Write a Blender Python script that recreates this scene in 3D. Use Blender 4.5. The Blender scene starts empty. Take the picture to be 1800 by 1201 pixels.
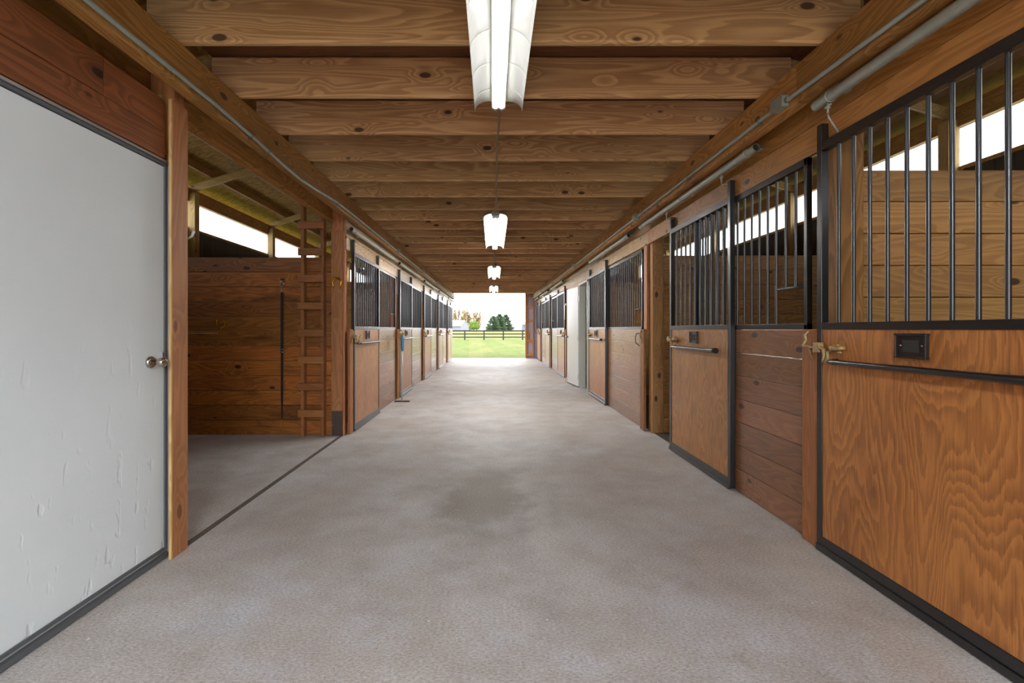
import bpy, math, random
from mathutils import Vector
R = random.Random(7)
sc = bpy.context.scene
COL = sc.collection
PI = math.pi
# ------------------------------------------------------------------ camera
H = 1.30; F = 830.0; VX = 866.0; VY = 579.0
cd = bpy.data.cameras.new('camera'); cam = bpy.data.objects.new('camera', cd); COL.objects.link(cam)
cd.sensor_width = 36; cd.lens = F/1800*36; cd.shift_x = (900-VX)/1800; cd.shift_y = -(600.5-VY)/1800
cd.clip_start = .05; cd.clip_end = 2000
cam.location = (0, 0, H); cam.rotation_euler = (PI/2, 0, 0)
sc.camera = cam
# ------------------------------------------------------------------ world and exposure
sc.view_settings.view_transform = 'Standard'; sc.view_settings.look = 'None'
sc.view_settings.gamma = 1; sc.view_settings.use_curve_mapping = False
sc.view_settings.exposure = 0.32
SKY = 5.5
LAMP = 100.0
LAMP_NEAR = 6.0
LAMP_REAR = 260.0  # unseen rear fixture, boosted well past the others to fill the near end
w = bpy.data.worlds.new('sky'); sc.world = w; w.use_nodes = True
nt = w.node_tree; nt.nodes.clear()
wo = nt.nodes.new('ShaderNodeOutputWorld'); bg = nt.nodes.new('ShaderNodeBackground')
tc = nt.nodes.new('ShaderNodeTexCoord'); mp = nt.nodes.new('ShaderNodeMapping'); mp.inputs['Scale'].default_value = (2, 2, 9)
nz = nt.nodes.new('ShaderNodeTexNoise'); nz.inputs['Scale'].default_value = 1.6; nz.inputs['Detail'].default_value = 4
cr = nt.nodes.new('ShaderNodeValToRGB')
cr.color_ramp.elements[0].color = (.80, .85, .93, 1); cr.color_ramp.elements[1].color = (1, 1, 1, 1)
cr.color_ramp.elements[0].position = .3; cr.color_ramp.elements[1].position = .62
nt.links.new(tc.outputs['Generated'], mp.inputs['Vector']); nt.links.new(mp.outputs[0], nz.inputs['Vector'])
nt.links.new(nz.outputs['Fac'], cr.inputs['Fac']); nt.links.new(cr.outputs[0], bg.inputs['Color'])
bg.inputs['Strength'].default_value = SKY
nt.links.new(bg.outputs[0], wo.inputs['Surface'])
w.cycles.sampling_method = 'MANUAL'; w.cycles.sample_map_resolution = 256
sc.cycles.max_bounces = 9; sc.cycles.diffuse_bounces = 6; sc.cycles.glossy_bounces = 4
sc.cycles.transmission_bounces = 4; sc.cycles.transparent_max_bounces = 6
sc.cycles.use_denoising = True; sc.cycles.sample_clamp_indirect = 6
try: sc.cycles.denoiser = 'OPENIMAGEDENOISE'
except Exception: pass
# ------------------------------------------------------------------ materials
def lin(h):
    c = [int(h[i:i+2], 16)/255 for i in (0, 2, 4)]
    return tuple((x/12.92 if x <= .04045 else ((x+.055)/1.055)**2.4) for x in c)+(1,)
class NB:
    def __init__(s, name):
        s.m = bpy.data.materials.new(name); s.m.use_nodes = True; s.t = s.m.node_tree; s.t.nodes.clear()
        s.out = s.n('OutputMaterial')
    def n(s, k, **kw):
        x = s.t.nodes.new('ShaderNode'+k)
        for a, b in kw.items(): setattr(x, a, b)
        return x
    def set(s, sock, v):
        if isinstance(v, bpy.types.NodeSocket): s.t.links.new(v, sock)
        elif v is not None: sock.default_value = v
    def math(s, op, a, b=None, c=None, clamp=False):
        x = s.n('Math', operation=op); x.use_clamp = clamp
        s.set(x.inputs[0], a)
        if b is not None: s.set(x.inputs[1], b)
        if c is not None: s.set(x.inputs[2], c)
        return x.outputs[0]
    def vmath(s, op, a, b=None, scale=None):
        x = s.n('VectorMath', operation=op); s.set(x.inputs[0], a)
        if b is not None: s.set(x.inputs[1], b)
        if scale is not None: s.set(x.inputs['Scale'], scale)
        return x.outputs['Value'] if op in ('LENGTH', 'DISTANCE', 'DOT_PRODUCT') else x.outputs[0]
    def mr(s, v, a, b, c=0, d=1, smooth=False):
        x = s.n('MapRange'); x.interpolation_type = 'SMOOTHSTEP' if smooth else 'LINEAR'
        s.set(x.inputs[0], v)
        for i, q in enumerate((a, b, c, d)): s.set(x.inputs[i+1], q)
        return x.outputs[0]
    def mix(s, f, a, b, mode='MIX'):
        x = s.n('Mix', data_type='RGBA', blend_type=mode); s.set(x.inputs['Factor'], f)
        s.set(x.inputs['A'] if False else x.inputs[6], a); s.set(x.inputs[7], b); return x.outputs[2]
    def noise(s, v, scale, detail=2, rough=.5, dist=0, col=False):
        x = s.n('TexNoise'); s.set(x.inputs['Vector'], v); x.inputs['Scale'].default_value = scale
        x.inputs['Detail'].default_value = detail; x.inputs['Roughness'].default_value = rough
        x.inputs['Distortion'].default_value = dist
        return x.outputs['Color' if col else 'Fac']
    def voro(s, v, scale, feature='F1', out='Distance', rnd=1):
        x = s.n('TexVoronoi', feature=feature); s.set(x.inputs['Vector'], v); x.inputs['Scale'].default_value = scale
        x.inputs['Randomness'].default_value = rnd
        return x.outputs[out]
    def obj(s): return s.n('TexCoord').outputs['Object']
    def bsdf(s, color, rough=.5, metal=0, bump=None, bstr=.2, bdist=.002, coat=0, coat_r=.2, spec=None, normal=None):
        b = s.n('BsdfPrincipled')
        s.set(b.inputs['Base Color'], color); s.set(b.inputs['Roughness'], rough); s.set(b.inputs['Metallic'], metal)
        b.inputs['Coat Weight'].default_value = coat; b.inputs['Coat Roughness'].default_value = coat_r
        if spec is not None: b.inputs['Specular IOR Level'].default_value = spec
        if bump is not None:
            x = s.n('Bump'); x.inputs['Strength'].default_value = bstr; x.inputs['Distance'].default_value = bdist
            s.set(x.inputs['Height'], bump); s.t.links.new(x.outputs[0], b.inputs['Normal'])
        s.t.links.new(b.outputs[0], s.out.inputs['Surface']); return b

def wood(name, light, dark, axis='Y', rough=.5, coat=0., contrast=1., freq=16, knots=1., tone=.25, across=6., along=.7, blotch=.0, coat_r=.22, fine=.25, jag=.35):
    b = NB(name)
    geo = b.n('NewGeometry'); oi = b.n('ObjectInfo')
    rnd = b.math('ADD', geo.outputs['Random Per Island'], oi.outputs['Random'])
    off = b.n('CombineXYZ')
    b.set(off.inputs[0], b.math('MULTIPLY', rnd, 37.3)); b.set(off.inputs[1], b.math('MULTIPLY', rnd, 71.9)); b.set(off.inputs[2], b.math('MULTIPLY', rnd, 19.7))
    p = b.vmath('ADD', b.obj(), off.outputs[0])
    i = 'XYZ'.index(axis)
    sv = [across]*3; sv[i] = along
    pa = b.vmath('MULTIPLY', p, tuple(sv))
    kv = [5.2]*3; kv[i] = 2.6
    pk = b.vmath('MULTIPLY', p, tuple(kv))
    kd = b.voro(pk, 1.0)
    kf = b.mr(kd, .10, .42, 1, 0, True)
    n1 = b.noise(pa, 1.0, 1.5, .45, .3)
    ringv = b.math('ADD', b.math('MULTIPLY', n1, freq), b.math('MULTIPLY', kf, 2.2*knots))
    jv = [26.]*3; jv[i] = 5.
    ringv = b.math('MULTIPLY_ADD', b.noise(b.vmath('MULTIPLY', p, tuple(jv)), 1.0, 3, .6), jag, ringv)
    saw = b.math('FRACT', ringv)
    ring = b.math('MULTIPLY', b.mr(saw, 0.0, .75, 0, 1, True), b.mr(saw, .86, 1, 1, 0, True))
    fv = [170.]*3; fv[i] = 4.
    fn = b.noise(b.vmath('MULTIPLY', p, tuple(fv)), 1.0, 2, .6)
    f = b.math('MULTIPLY_ADD', ring, .55*contrast, b.math('MULTIPLY', b.math('SUBTRACT', fn, .35), fine*2))
    f = b.math('MULTIPLY_ADD', b.math('SUBTRACT', b.noise(b.vmath('MULTIPLY', p, tuple(3.2 if k != i else 1.1 for k in range(3))), 1.0, 3, .6), .45), .7, f, clamp=True)
    col = b.mix(f, light, dark)
    # knots
    km = b.math('MULTIPLY', b.mr(kd, .085, .13, 1, 0, True), min(1, knots))
    kcol = tuple(c*.32 for c in dark[:3])+(1,)
    col = b.mix(km, col, kcol)
    if blotch:
        bl = b.noise(b.vmath('MULTIPLY', p, tuple(2.0 if k != i else .8 for k in range(3))), 1.3, 5, .65, .6)
        col = b.mix(b.mr(bl, .56, .72, 0, blotch, True), col, tuple(c*.30 for c in dark[:3])+(1,))
    t = b.mr(b.math('FRACT', b.math('MULTIPLY', rnd, 13.77)), 0, 1, 1-tone, 1+tone*.6)
    mul = b.n('HueSaturation'); b.set(mul.inputs['Color'], col); b.set(mul.inputs['Value'], t)
    b.set(mul.inputs['Hue'], b.mr(b.math('FRACT', b.math('MULTIPLY', rnd, 7.31)), 0, 1, .494, .506))
    r = b.math('MULTIPLY_ADD', fn, .2, rough-.1)
    b.bsdf(mul.outputs[0], r, bump=b.math('ADD', b.math('MULTIPLY', ring, -.3), fn), bstr=.35, bdist=.0015, coat=coat, coat_r=coat_r)
    return b.m
_wc = {}
def W(kind, axis):
    k = (kind, axis)
    if k in _wc: return _wc[k]
    L = lin
    P = dict(
      joist=dict(light=L('dcb078'), dark=L('94663a'), rough=.62, knots=1, contrast=.9, across=7, along=.5),
      beam=dict(light=L('bd8b4a'), dark=L('76501f'), rough=.55, knots=.9, contrast=.9),
      post=dict(light=L('c98856'), dark=L('965a34'), rough=.5, knots=.7, contrast=.7, freq=12),
      pale=dict(light=L('c8a86e'), dark=L('96723e'), rough=.6, knots=.8, contrast=.8),
      front=dict(light=L('925f35'), dark=L('563419'), rough=.42, knots=1, contrast=.7, coat=.8, tone=.22, coat_r=.24),
      bay=dict(light=L('b87430'), dark=L('653512'), rough=.45, knots=1, contrast=.8, coat=.15, tone=.32, blotch=.7),
      roomw=dict(light=L('97582f'), dark=L('532b14'), rough=.45, knots=1, contrast=.8, coat=.15, tone=.15),
      stall=dict(light=L('cb9a5c'), dark=L('8a5f30'), rough=.55, knots=1, contrast=.8, tone=.22),
      ply=dict(light=L('bd7f40'), dark=L('784419'), rough=.45, knots=.3, contrast=.8, coat=.4, freq=24, across=3.0, along=.75, tone=.1, coat_r=.3, fine=.5, jag=1.9, blotch=.18),
      header=dict(light=L('bb8545'), dark=L('825424'), rough=.45, knots=1, contrast=.8, coat=.15, tone=.22),
      headerw=dict(light=L('c8a878'), dark=L('8f7048'), rough=.45, knots=1, contrast=.8, coat=.5, tone=.22),
      jamb=dict(light=L('a66c3c'), dark=L('70421f'), rough=.5, knots=.5, contrast=.7),
      deck=dict(light=L('7e5030'), dark=L('52301a'), rough=.65, knots=.3, contrast=.8),
      endw=dict(light=L('e0995c'), dark=L('b06c38'), rough=.6, knots=.5, contrast=.7),
      darkw=dict(light=L('54443a'), dark=L('382b24'), rough=.6, knots=.2, contrast=.7),
    )[kind]
    _wc[k] = wood('wood_%s_%s' % (kind, axis), axis=axis, **P); return _wc[k]

def simple(name, c, rough=.5, metal=0, bumpscale=None, bstr=.2, bdist=.001, coat=0, var=0., vscale=8.):
    b = NB(name); o = b.obj(); col = c
    if var: col = b.mix(b.mr(b.noise(o, vscale, 4, .6), .3, .7, 0, 1), tuple(x*(1-var) for x in c[:3])+(1,), tuple(min(1, x*(1+var)) for x in c[:3])+(1,))
    b.bsdf(col, rough, metal, bump=b.noise(o, bumpscale, 3) if bumpscale else None, bstr=bstr, bdist=bdist, coat=coat)
    return b.m
def m_concrete():
    b = NB('broom_finished_concrete'); o = b.obj()
    big = b.noise(o, .55, 4, .6, .4); mid = b.noise(o, 2.6, 5, .65); fine = b.noise(b.vmath('MULTIPLY', o, (1, 2.0, 1)), 62, 5, .85)
    c = b.mix(b.mr(big, .35, .65, 0, 1), lin('c3bab2'), lin('d6d6d8'))
    c = b.mix(b.mr(mid, .38, .66, 0, .7), c, lin('aaa19a'))
    # pinkish worn band and the oval stain in the middle of the aisle
    warp = b.noise(o, 2.0, 4, .6, col=True)
    q = b.vmath('ADD', o, b.vmath('SCALE', b.vmath('SUBTRACT', warp, (.5, .5, .5)), scale=.8))
    d = b.vmath('LENGTH', b.vmath('MULTIPLY', b.vmath('SUBTRACT', q, (-.06, 3.75, 0)), (1.45, .78, 0)))
    c = b.mix(b.mr(d, .2, 1.0, .85, 0, True), c, lin('857b6e'))
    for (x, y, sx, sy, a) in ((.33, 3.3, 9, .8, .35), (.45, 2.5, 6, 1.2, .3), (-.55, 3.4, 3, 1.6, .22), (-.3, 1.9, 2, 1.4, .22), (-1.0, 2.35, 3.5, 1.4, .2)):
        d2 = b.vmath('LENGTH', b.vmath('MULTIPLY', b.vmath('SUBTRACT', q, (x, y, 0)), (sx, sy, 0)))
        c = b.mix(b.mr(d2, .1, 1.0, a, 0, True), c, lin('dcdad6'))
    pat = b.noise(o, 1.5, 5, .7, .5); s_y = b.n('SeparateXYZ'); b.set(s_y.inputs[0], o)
    c = b.mix(b.math('MULTIPLY', b.mr(pat, .48, .66, 0, .55, True), b.mr(s_y.outputs[1], 2.0, 4.2, 1, .25)), c, lin('d4d8e2'))  # bluish daylight towards the near end, painted into the concrete colour
    for (x, y, sx, sy, a) in ((-1.35, 3.2, 2, .9, .3), (1.25, 2.6, 2, 1., .25), (.9, 4.6, 1.6, .6, .2)):
        d2 = b.vmath('LENGTH', b.vmath('MULTIPLY', b.vmath('SUBTRACT', q, (x, y, 0)), (sx, sy, 0)))
        c = b.mix(b.mr(d2, .1, 1.0, a, 0, True), c, lin('a09389'))
    c = b.mix(b.mr(fine, .34, .54, .75, 0), c, lin('746d66'))
    c = b.mix(b.mr(fine, .54, .70, 0, .55), c, lin('efeeec'))
    fl = b.voro(b.vmath('MULTIPLY', o, (1, .8, 1)), 5.5)
    c = b.mix(b.mr(fl, .018, .03, .8, 0), c, lin('f5f5f5'))
    fl2 = b.voro(b.vmath('MULTIPLY', o, (1, 1.3, 1)), 8.3)
    c = b.mix(b.mr(fl2, .015, .03, .7, 0), c, lin('40362f'))
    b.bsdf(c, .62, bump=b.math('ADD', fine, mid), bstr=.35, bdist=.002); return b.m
def m_osb():
    b = NB('strand_board'); o = b.obj()
    p = b.vmath('MULTIPLY', o, (9, 22, 14))
    v = b.voro(p, 1.2, out='Color'); s = b.n('SeparateColor'); b.set(s.inputs[0], v)
    c = b.mix(s.outputs[0], lin('c8a052'), lin('96702e')); c = b.mix(b.mr(b.noise(o, 30, 4, .7), .4, .7, 0, .5), c, lin('6a4c1c'))
    b.bsdf(c, .7); return b.m
def m_siding(name, c1, c2, axis=1, pitch=.2):
    b = NB(name); o = b.obj(); s = b.n('SeparateXYZ'); b.set(s.inputs[0], o)
    y = b.math('FRACT', b.math('DIVIDE', s.outputs[axis], pitch))
    g = b.math('MULTIPLY', b.mr(y, .0, .06, 1, 0), 1)
    c = b.mix(b.noise(o, 3, 4), c1, c2); c = b.mix(g, c, tuple(x*.3 for x in c1[:3])+(1,))
    b.bsdf(c, .6, bump=b.mr(y, 0, .1, 0, 1), bstr=.6, bdist=.01); return b.m
def m_translucent():
    b = NB('translucent_ribbed_panel'); o = b.obj(); s = b.n('SeparateXYZ'); b.set(s.inputs[0], o)
    y = b.math('FRACT', b.math('DIVIDE', s.outputs[1], .076)); seam = b.math('FRACT', b.math('DIVIDE', s.outputs[1], .62))
    g = b.math('MAXIMUM', b.mr(y, 0, .16, .30, 0), b.mr(seam, 0, .03, .7, 0))
    c = b.mix(g, (.95, .96, .97, 1), (.08, .10, .14, 1))
    t = b.n('BsdfTranslucent'); b.set(t.inputs[0], c); d = b.n('BsdfDiffuse'); b.set(d.inputs[0], c)
    tr = b.n('BsdfTransparent'); b.set(tr.inputs[0], c)
    m1 = b.n('MixShader'); m1.inputs[0].default_value = .55; b.t.links.new(t.outputs[0], m1.inputs[1]); b.t.links.new(tr.outputs[0], m1.inputs[2])
    b.t.links.new(m1.outputs[0], b.out.inputs['Surface']); return b.m
def m_glow(name, c, s):
    b = NB(name); e = b.n('Emission'); e.inputs[0].default_value = c; e.inputs[1].default_value = s
    b.t.links.new(e.outputs[0], b.out.inputs['Surface']); return b.m
def m_whitedoor():
    b = NB('embossed_white_door_skin'); o = b.obj()
    f = b.noise(b.vmath('MULTIPLY', o, (1, 1, .7)), 260, 3, .7); dn = b.noise(b.vmath('MULTIPLY', o, (1, 1, .45)), 17, 2, .5)
    s = b.n('SeparateXYZ'); b.set(s.inputs[0], o)
    dents = b.math('MULTIPLY', b.mr(dn, .60, .74, 0, 1, True), b.mr(s.outputs[2], .35, 1.5, 1, .15))
    sc_ = b.vmath('LENGTH', b.vmath('MULTIPLY', b.vmath('SUBTRACT', b.vmath('ADD', o, b.vmath('SCALE', b.vmath('SUBTRACT', b.noise(o, 60, 2, col=True), (.5, .5, .5)), scale=.012)), (0, 2.245, 1.365)), (0, 28, 450)))
    c = b.mix(b.noise(o, 2, 4), lin('edf4f5'), lin('e0e9ec'))
    c = b.mix(b.mr(sc_, .4, 1, .6, 0), c, lin('6a6a6a'))
    bm = b.n('Bump'); bm.inputs['Strength'].default_value = .5; bm.inputs['Distance'].default_value = .006; b.set(bm.inputs['Height'], b.math('SUBTRACT', 1, dents))
    bm2 = b.n('Bump'); bm2.inputs['Strength'].default_value = .35; bm2.inputs['Distance'].default_value = .0012; b.set(bm2.inputs['Height'], f)
    b.t.links.new(bm.outputs[0], bm2.inputs['Normal'])
    p = b.bsdf(c, .42); b.t.links.new(bm2.outputs[0], p.inputs['Normal']); return b.m
def m_galv(name='galvanised_steel', c1='9aa096', c2='6f756c', rough=.42, metal=.75):
    b = NB(name); o = b.obj(); n = b.noise(o, 28, 4, .7)
    b.bsdf(b.mix(n, lin(c1), lin(c2)), b.math('MULTIPLY_ADD', n, .3, rough-.15), metal); return b.m
def m_black():
    b = NB('black_painted_steel'); o = b.obj(); n = b.noise(o, 60, 4, .7); sp = b.voro(o, 42)
    c = b.mix(b.mr(sp, .05, .09, .5, 0), lin('17181a'), lin('6d665c'))
    b.bsdf(c, b.math('MULTIPLY_ADD', n, .2, .22), .0, bump=n, bstr=.25, bdist=.0006, coat=.5); return b.m
def m_grass():
    b = NB('mown_lawn'); o = b.obj()
    n = b.noise(b.vmath('MULTIPLY', o, (1, .25, 1)), .9, 6, .7, .6); n2 = b.noise(b.vmath('MULTIPLY', o, (1, .35, 1)), 5, 4, .7)
    s = b.n('SeparateXYZ'); b.set(s.inputs[0], o)
    st = b.math('FRACT', b.math('DIVIDE', b.math('ADD', s.outputs[0], b.math('MULTIPLY', s.outputs[1], .05)), 3.0))
    c = b.mix(b.mr(n, .3, .7, 0, 1), lin('3d5304'), lin('686634')); c = b.mix(b.mr(n2, .4, .7, 0, .5), c, lin('6c6749'))
    c = b.mix(b.mr(st, .45, .55, 0, .3, True), c, lin('385508'))
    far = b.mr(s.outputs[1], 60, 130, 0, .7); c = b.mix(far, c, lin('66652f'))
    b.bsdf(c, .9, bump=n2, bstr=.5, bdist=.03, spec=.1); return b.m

M = dict(tuberear=m_glow('fluorescent_tube_rear', (.92, .97, 1, 1), LAMP_REAR), conc=m_concrete(), osb=m_osb(), black=m_black(), bar=simple('glossy_black_bar', lin('34363a'), .3, .4, coat=.6), galv=m_galv(), pipe=m_galv('weathered_track_steel', 'b3b8ac', '8b9187', .4, .3),  # rear tube: added fill, tinted cool like daylight from behind
  conduit=simple('grey_plastic_conduit', lin('9ba59c'), .45, 0, var=.08), boxm=m_galv('cast_box', 'aab0a5', '838a80', .45, .3),
  whitedoor=m_whitedoor(), alu=simple('bright_aluminium_trim', lin('c9cccf'), .3, .8), darkseal=simple('dark_rubber_sweep', lin('5a5d60'), .6),
  nickel=simple('satin_nickel', lin('b5aca0'), .22, 1.), brass=simple('worn_brass', lin('c79a4a'), .32, .9, var=.25, vscale=40),
  latch=simple('rusty_cast_latch', lin('b09a6c'), .5, .45, var=.35, vscale=70, bumpscale=120), chrome=simple('chrome', lin('d6d6d6'), .12, 1),
  strap=simple('black_nylon_webbing', lin('14161d'), .6, 0, bumpscale=300), siding=m_siding('dark_wall_siding', lin('4a4434'), lin('3b3628')),
  trans=m_translucent(), white=simple('white_enamel', lin('eceeea'), .25, 0, coat=.3), whiteg=simple('white_painted_steel_door', lin('e6e9e8'), .3, 0, bumpscale=30, bstr=.3, bdist=.002, coat=.3),
  framew=simple('pale_painted_frame', lin('b9bfb8'), .4), tube=m_glow('lit_fluorescent_tube', (1, .98, .94, 1), LAMP), tubenear=m_glow('fluorescent_tube_near', (1, .985, .96, 1), LAMP_NEAR),
  cord=simple('brown_cord', lin('8a7460'), .6), rubber=simple('dark_rubber', lin('2c2a28'), .8), blue=simple('blue_plastic_grip', lin('2f6f96'), .4),
  grass=m_grass(), fence=simple('black_fence_paint', lin('1f1e1c'), .7), endm=m_siding('pale_end_wall_metal', lin('c9c2cf'), lin('b9b2c0'), 0, .23),
  bark=simple('grey_bark', lin('50463a'), .9), leafb=simple('spring_buds', lin('8d7548'), .8, var=.3, vscale=1.), leafg=simple('young_green_leaves', lin('6f8636'), .8, var=.25, vscale=1.),
  needle=simple('evergreen_needles', lin('52684a'), .85, var=.35, vscale=.8), shedw=simple('lavender_grey_siding', lin('7c7e8a'), .7), shedr=simple('pale_metal_roof', lin('aaa7a9'), .5),
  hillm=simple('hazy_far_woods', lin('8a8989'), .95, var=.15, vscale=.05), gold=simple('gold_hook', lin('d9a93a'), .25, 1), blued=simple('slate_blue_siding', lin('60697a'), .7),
  white_h=simple('white_coated_hook', lin('dcdccf'), .35), mat=simple('stall_floor_mat', lin('4a4038'), .9, var=.2), glassd=simple('dark_window_glass', lin('30363c'), .1))

# ------------------------------------------------------------------ mesh builder
class MB:
    def __init__(s): s.v = []; s.f = []; s.smooth = []
    def box(s, x0, x1, y0, y1, z0, z1):
        n = len(s.v)
        s.v += [(x, y, z) for x in (x0, x1) for y in (y0, y1) for z in (z0, z1)]
        for f in ((0, 1, 3, 2), (4, 6, 7, 5), (0, 4, 5, 1), (2, 3, 7, 6), (0, 2, 6, 4), (1, 5, 7, 3)):
            s.f.append(tuple(n+i for i in f)); s.smooth.append(False)
        return s
    def hexa(s, p):   # 8 points: bottom 4 then top 4
        n = len(s.v); s.v += [tuple(q) for q in p]
        for f in ((3, 2, 1, 0), (4, 5, 6, 7), (0, 1, 5, 4), (1, 2, 6, 5), (2, 3, 7, 6), (3, 0, 4, 7)):
            s.f.append(tuple(n+i for i in f)); s.smooth.append(False)
        return s
    def bar(s, a, b, w, h, up=(0, 0, 1)):
        a = Vector(a); b = Vector(b); d = (b-a).normalized(); u = Vector(up)
        sx = d.cross(u).normalized(); u = sx.cross(d).normalized(); sx *= w/2; u *= h/2
        return s.hexa([a-sx-u, a+sx-u, b+sx-u, b-sx-u, a-sx+u, a+sx+u, b+sx+u, b-sx+u])
    def tube(s, pts, r, seg=8, cap=True, closed=False):
        pts = [Vector(p) for p in pts]; n0 = len(s.v); k = len(pts); prev = None
        for i, p in enumerate(pts):
            if closed: d = pts[(i+1) % k]-pts[i-1]
            else: d = pts[min(i+1, k-1)]-pts[max(i-1, 0)]
            d.normalize()
            if prev is None:
                a = Vector((0, 0, 1)) if abs(d.z) < .9 else Vector((1, 0, 0))
                u = d.cross(a).normalized()
            else: u = (prev-d*prev.dot(d)).normalized()
            prev = u; v = d.cross(u)
            rr = r[i] if isinstance(r, (list, tuple)) else r
            for j in range(seg):
                t = 2*PI*j/seg; s.v.append(tuple(p+u*math.cos(t)*rr+v*math.sin(t)*rr))
        for i in range(k if closed else k-1):
            for j in range(seg):
                a = n0+i*seg+j; b_ = n0+i*seg+(j+1) % seg; i2 = (i+1) % k
                s.f.append((a, b_, n0+i2*seg+(j+1) % seg, n0+i2*seg+j)); s.smooth.append(True)
        if cap and not closed:
            s.f.append(tuple(n0+j for j in range(seg))[::-1]); s.smooth.append(False)
            s.f.append(tuple(n0+(k-1)*seg+j for j in range(seg))); s.smooth.append(False)
        return s
    def quad(s, *p):
        n = len(s.v); s.v += [tuple(q) for q in p]; s.f.append(tuple(range(n, n+len(p)))); s.smooth.append(False); return s
    def build(s, name, mat, parent=None, bevel=0, origin=None):
        me = bpy.data.meshes.new(name); org = Vector((0, 0, 0))
        if parent is not None:
            q = parent
            while q.parent: q = q.parent
            org = q.location
        elif origin is not None: org = Vector(origin)
        me.from_pydata([tuple(Vector(v)-org) for v in s.v], [], s.f); me.validate(); me.update()
        me.materials.append(mat)
        if len(me.polygons) == len(s.smooth): me.polygons.foreach_set('use_smooth', s.smooth)
        o = bpy.data.objects.new(name, me); COL.objects.link(o)
        if parent is not None: o.parent = parent
        elif origin is not None: o.location = org
        if bevel:
            md = o.modifiers.new('bevel', 'BEVEL'); md.width = bevel; md.segments = 2; md.limit_method = 'ANGLE'
        return o
def thing(name, label, cat, loc, group=None):
    o = bpy.data.objects.new(name, None); COL.objects.link(o); o.location = loc; o.empty_display_size = .1
    o['label'] = label; o['category'] = cat
    if group: o['group'] = group
    return o
def tag(o, label, cat, group=None, kind=None):
    o['label'] = label; o['category'] = cat
    if group: o['group'] = group
    if kind: o['kind'] = kind
    return o
def struct(o, label=None):
    o['kind'] = 'structure'
    if label: o['label'] = label
    return o
ORD = 'first second third fourth fifth sixth seventh eighth ninth tenth eleventh twelfth thirteenth fourteenth fifteenth sixteenth seventeenth eighteenth nineteenth twentieth'.split()
def ordn(i):
    if i < 20: return ORD[i]
    if i < 29: return 'twenty-'+ORD[i-20]
    if i == 29: return 'thirtieth'
    return 'thirty-'+ORD[i-30]

# ------------------------------------------------------------------ key dimensions
XO = 5.75                  # outer walls
YN, YF = -3.6, 21.25       # barn ends
PC = [-.45, 2.73, 5.87, 8.95, 12.1, 15.3, 18.5]    # bays
ZJ = 2.87                  # underside of joists
ZD = ZJ+.275
def zr(x): return 3.94+.31*(5.54-abs(x))

# ------------------------------------------------------------------ setting
struct(MB().box(-XO, XO, YN, YF+.12, -.15, 0).build('floor', M['conc']))
struct(MB().box(-1.9, 2.0, YN+.02, YF-.2, ZD, ZD+.02).build('ceiling', W('deck', 'X')))
for s_, nm in ((-1, 'left'), (1, 'right')):
    zb, zt = (3.226, 3.715) if s_ < 0 else (3.30, 3.785)
    a, b_ = sorted((s_*XO, s_*(XO+.05)))
    m = MB()
    m.box(a, b_, YN, YF+.1, -.1, zb-.04)
    struct(m.build('wall_'+nm, M['siding']))
    m = MB(); m.box(a-.02, b_+.02, YN, YF+.1, zb-.05, zb)
    m.box(*sorted((s_*(XO-.04), s_*(XO+.05))), YN, YF+.1, zt, zt+.25)
    struct(m.build('trim_'+('1' if s_ < 0 else '2'), W('beam', 'Y')))
    struct(MB().box(*sorted((s_*(XO+.02), s_*(XO+.028))), YN, YF+.1, zb-.02, zt+.02).build('window_'+('1' if s_ < 0 else '2'), M['trans']))
    # roof sheathing
    x1 = s_*(XO+.35)
    m = MB()
    m.hexa([(x1, YN-.3, zr(x1)+.28), (0, YN-.3, zr(0)+.28), (0, YF+.4, zr(0)+.28), (x1, YF+.4, zr(x1)+.28),
            (x1, YN-.3, zr(x1)+.31), (0, YN-.3, zr(0)+.31), (0, YF+.4, zr(0)+.31), (x1, YF+.4, zr(x1)+.31)])
    struct(m.build('ceiling_'+nm, M['osb'] if s_ < 0 else W('deck', 'Y')))
# end walls
def gable(y0, y1, name, mat, xl, xr):
    m = MB()
    for (a, b_, z0) in ((-XO, xl, -.1), (xr, XO, -.1)):
        m.hexa([(a, y0, z0), (b_, y0, z0), (b_, y1, z0), (a, y1, z0), (a, y0, zr(a)+.25), (b_, y0, zr(b_)+.25), (b_, y1, zr(b_)+.25), (a, y1, zr(a)+.25)])
    m.hexa([(xl, y0, 2.93), (0, y0, 2.93), (0, y1, 2.93), (xl, y1, 2.93), (xl, y0, zr(xl)+.25), (0, y0, zr(0)+.25), (0, y1, zr(0)+.25), (xl, y1, zr(xl)+.25)])
    m.hexa([(0, y0, 2.93), (xr, y0, 2.93), (xr, y1, 2.93), (0, y1, 2.93), (0, y0, zr(0)+.25), (xr, y0, zr(xr)+.25), (xr, y1, zr(xr)+.25), (0, y1, zr(0)+.25)])
    return struct(m.build(name, mat))
gable(YF, YF+.05, 'wall_back', M['endm'], -1.86, 1.50)
gable(YN, YN+.05, 'wall_front', M['endm'], -1.86, 1.9)
m = MB()   # framing of the end wall right of the doorway
m.box(1.46, 1.53, YF-.14, YF, 0, 2.93); m.box(1.80, 1.84, YF-.12, YF, 0, 2.93)
for z in (.12, .72, 1.62, 2.25, 2.75): m.box(1.53, 1.80, YF-.10, YF-.003, z, z+.09)
m.box(1.54, 1.62, YF-.115, YF-.10, .80, 1.22)
struct(m.build('trim_3', W('endw', 'Z')))

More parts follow.
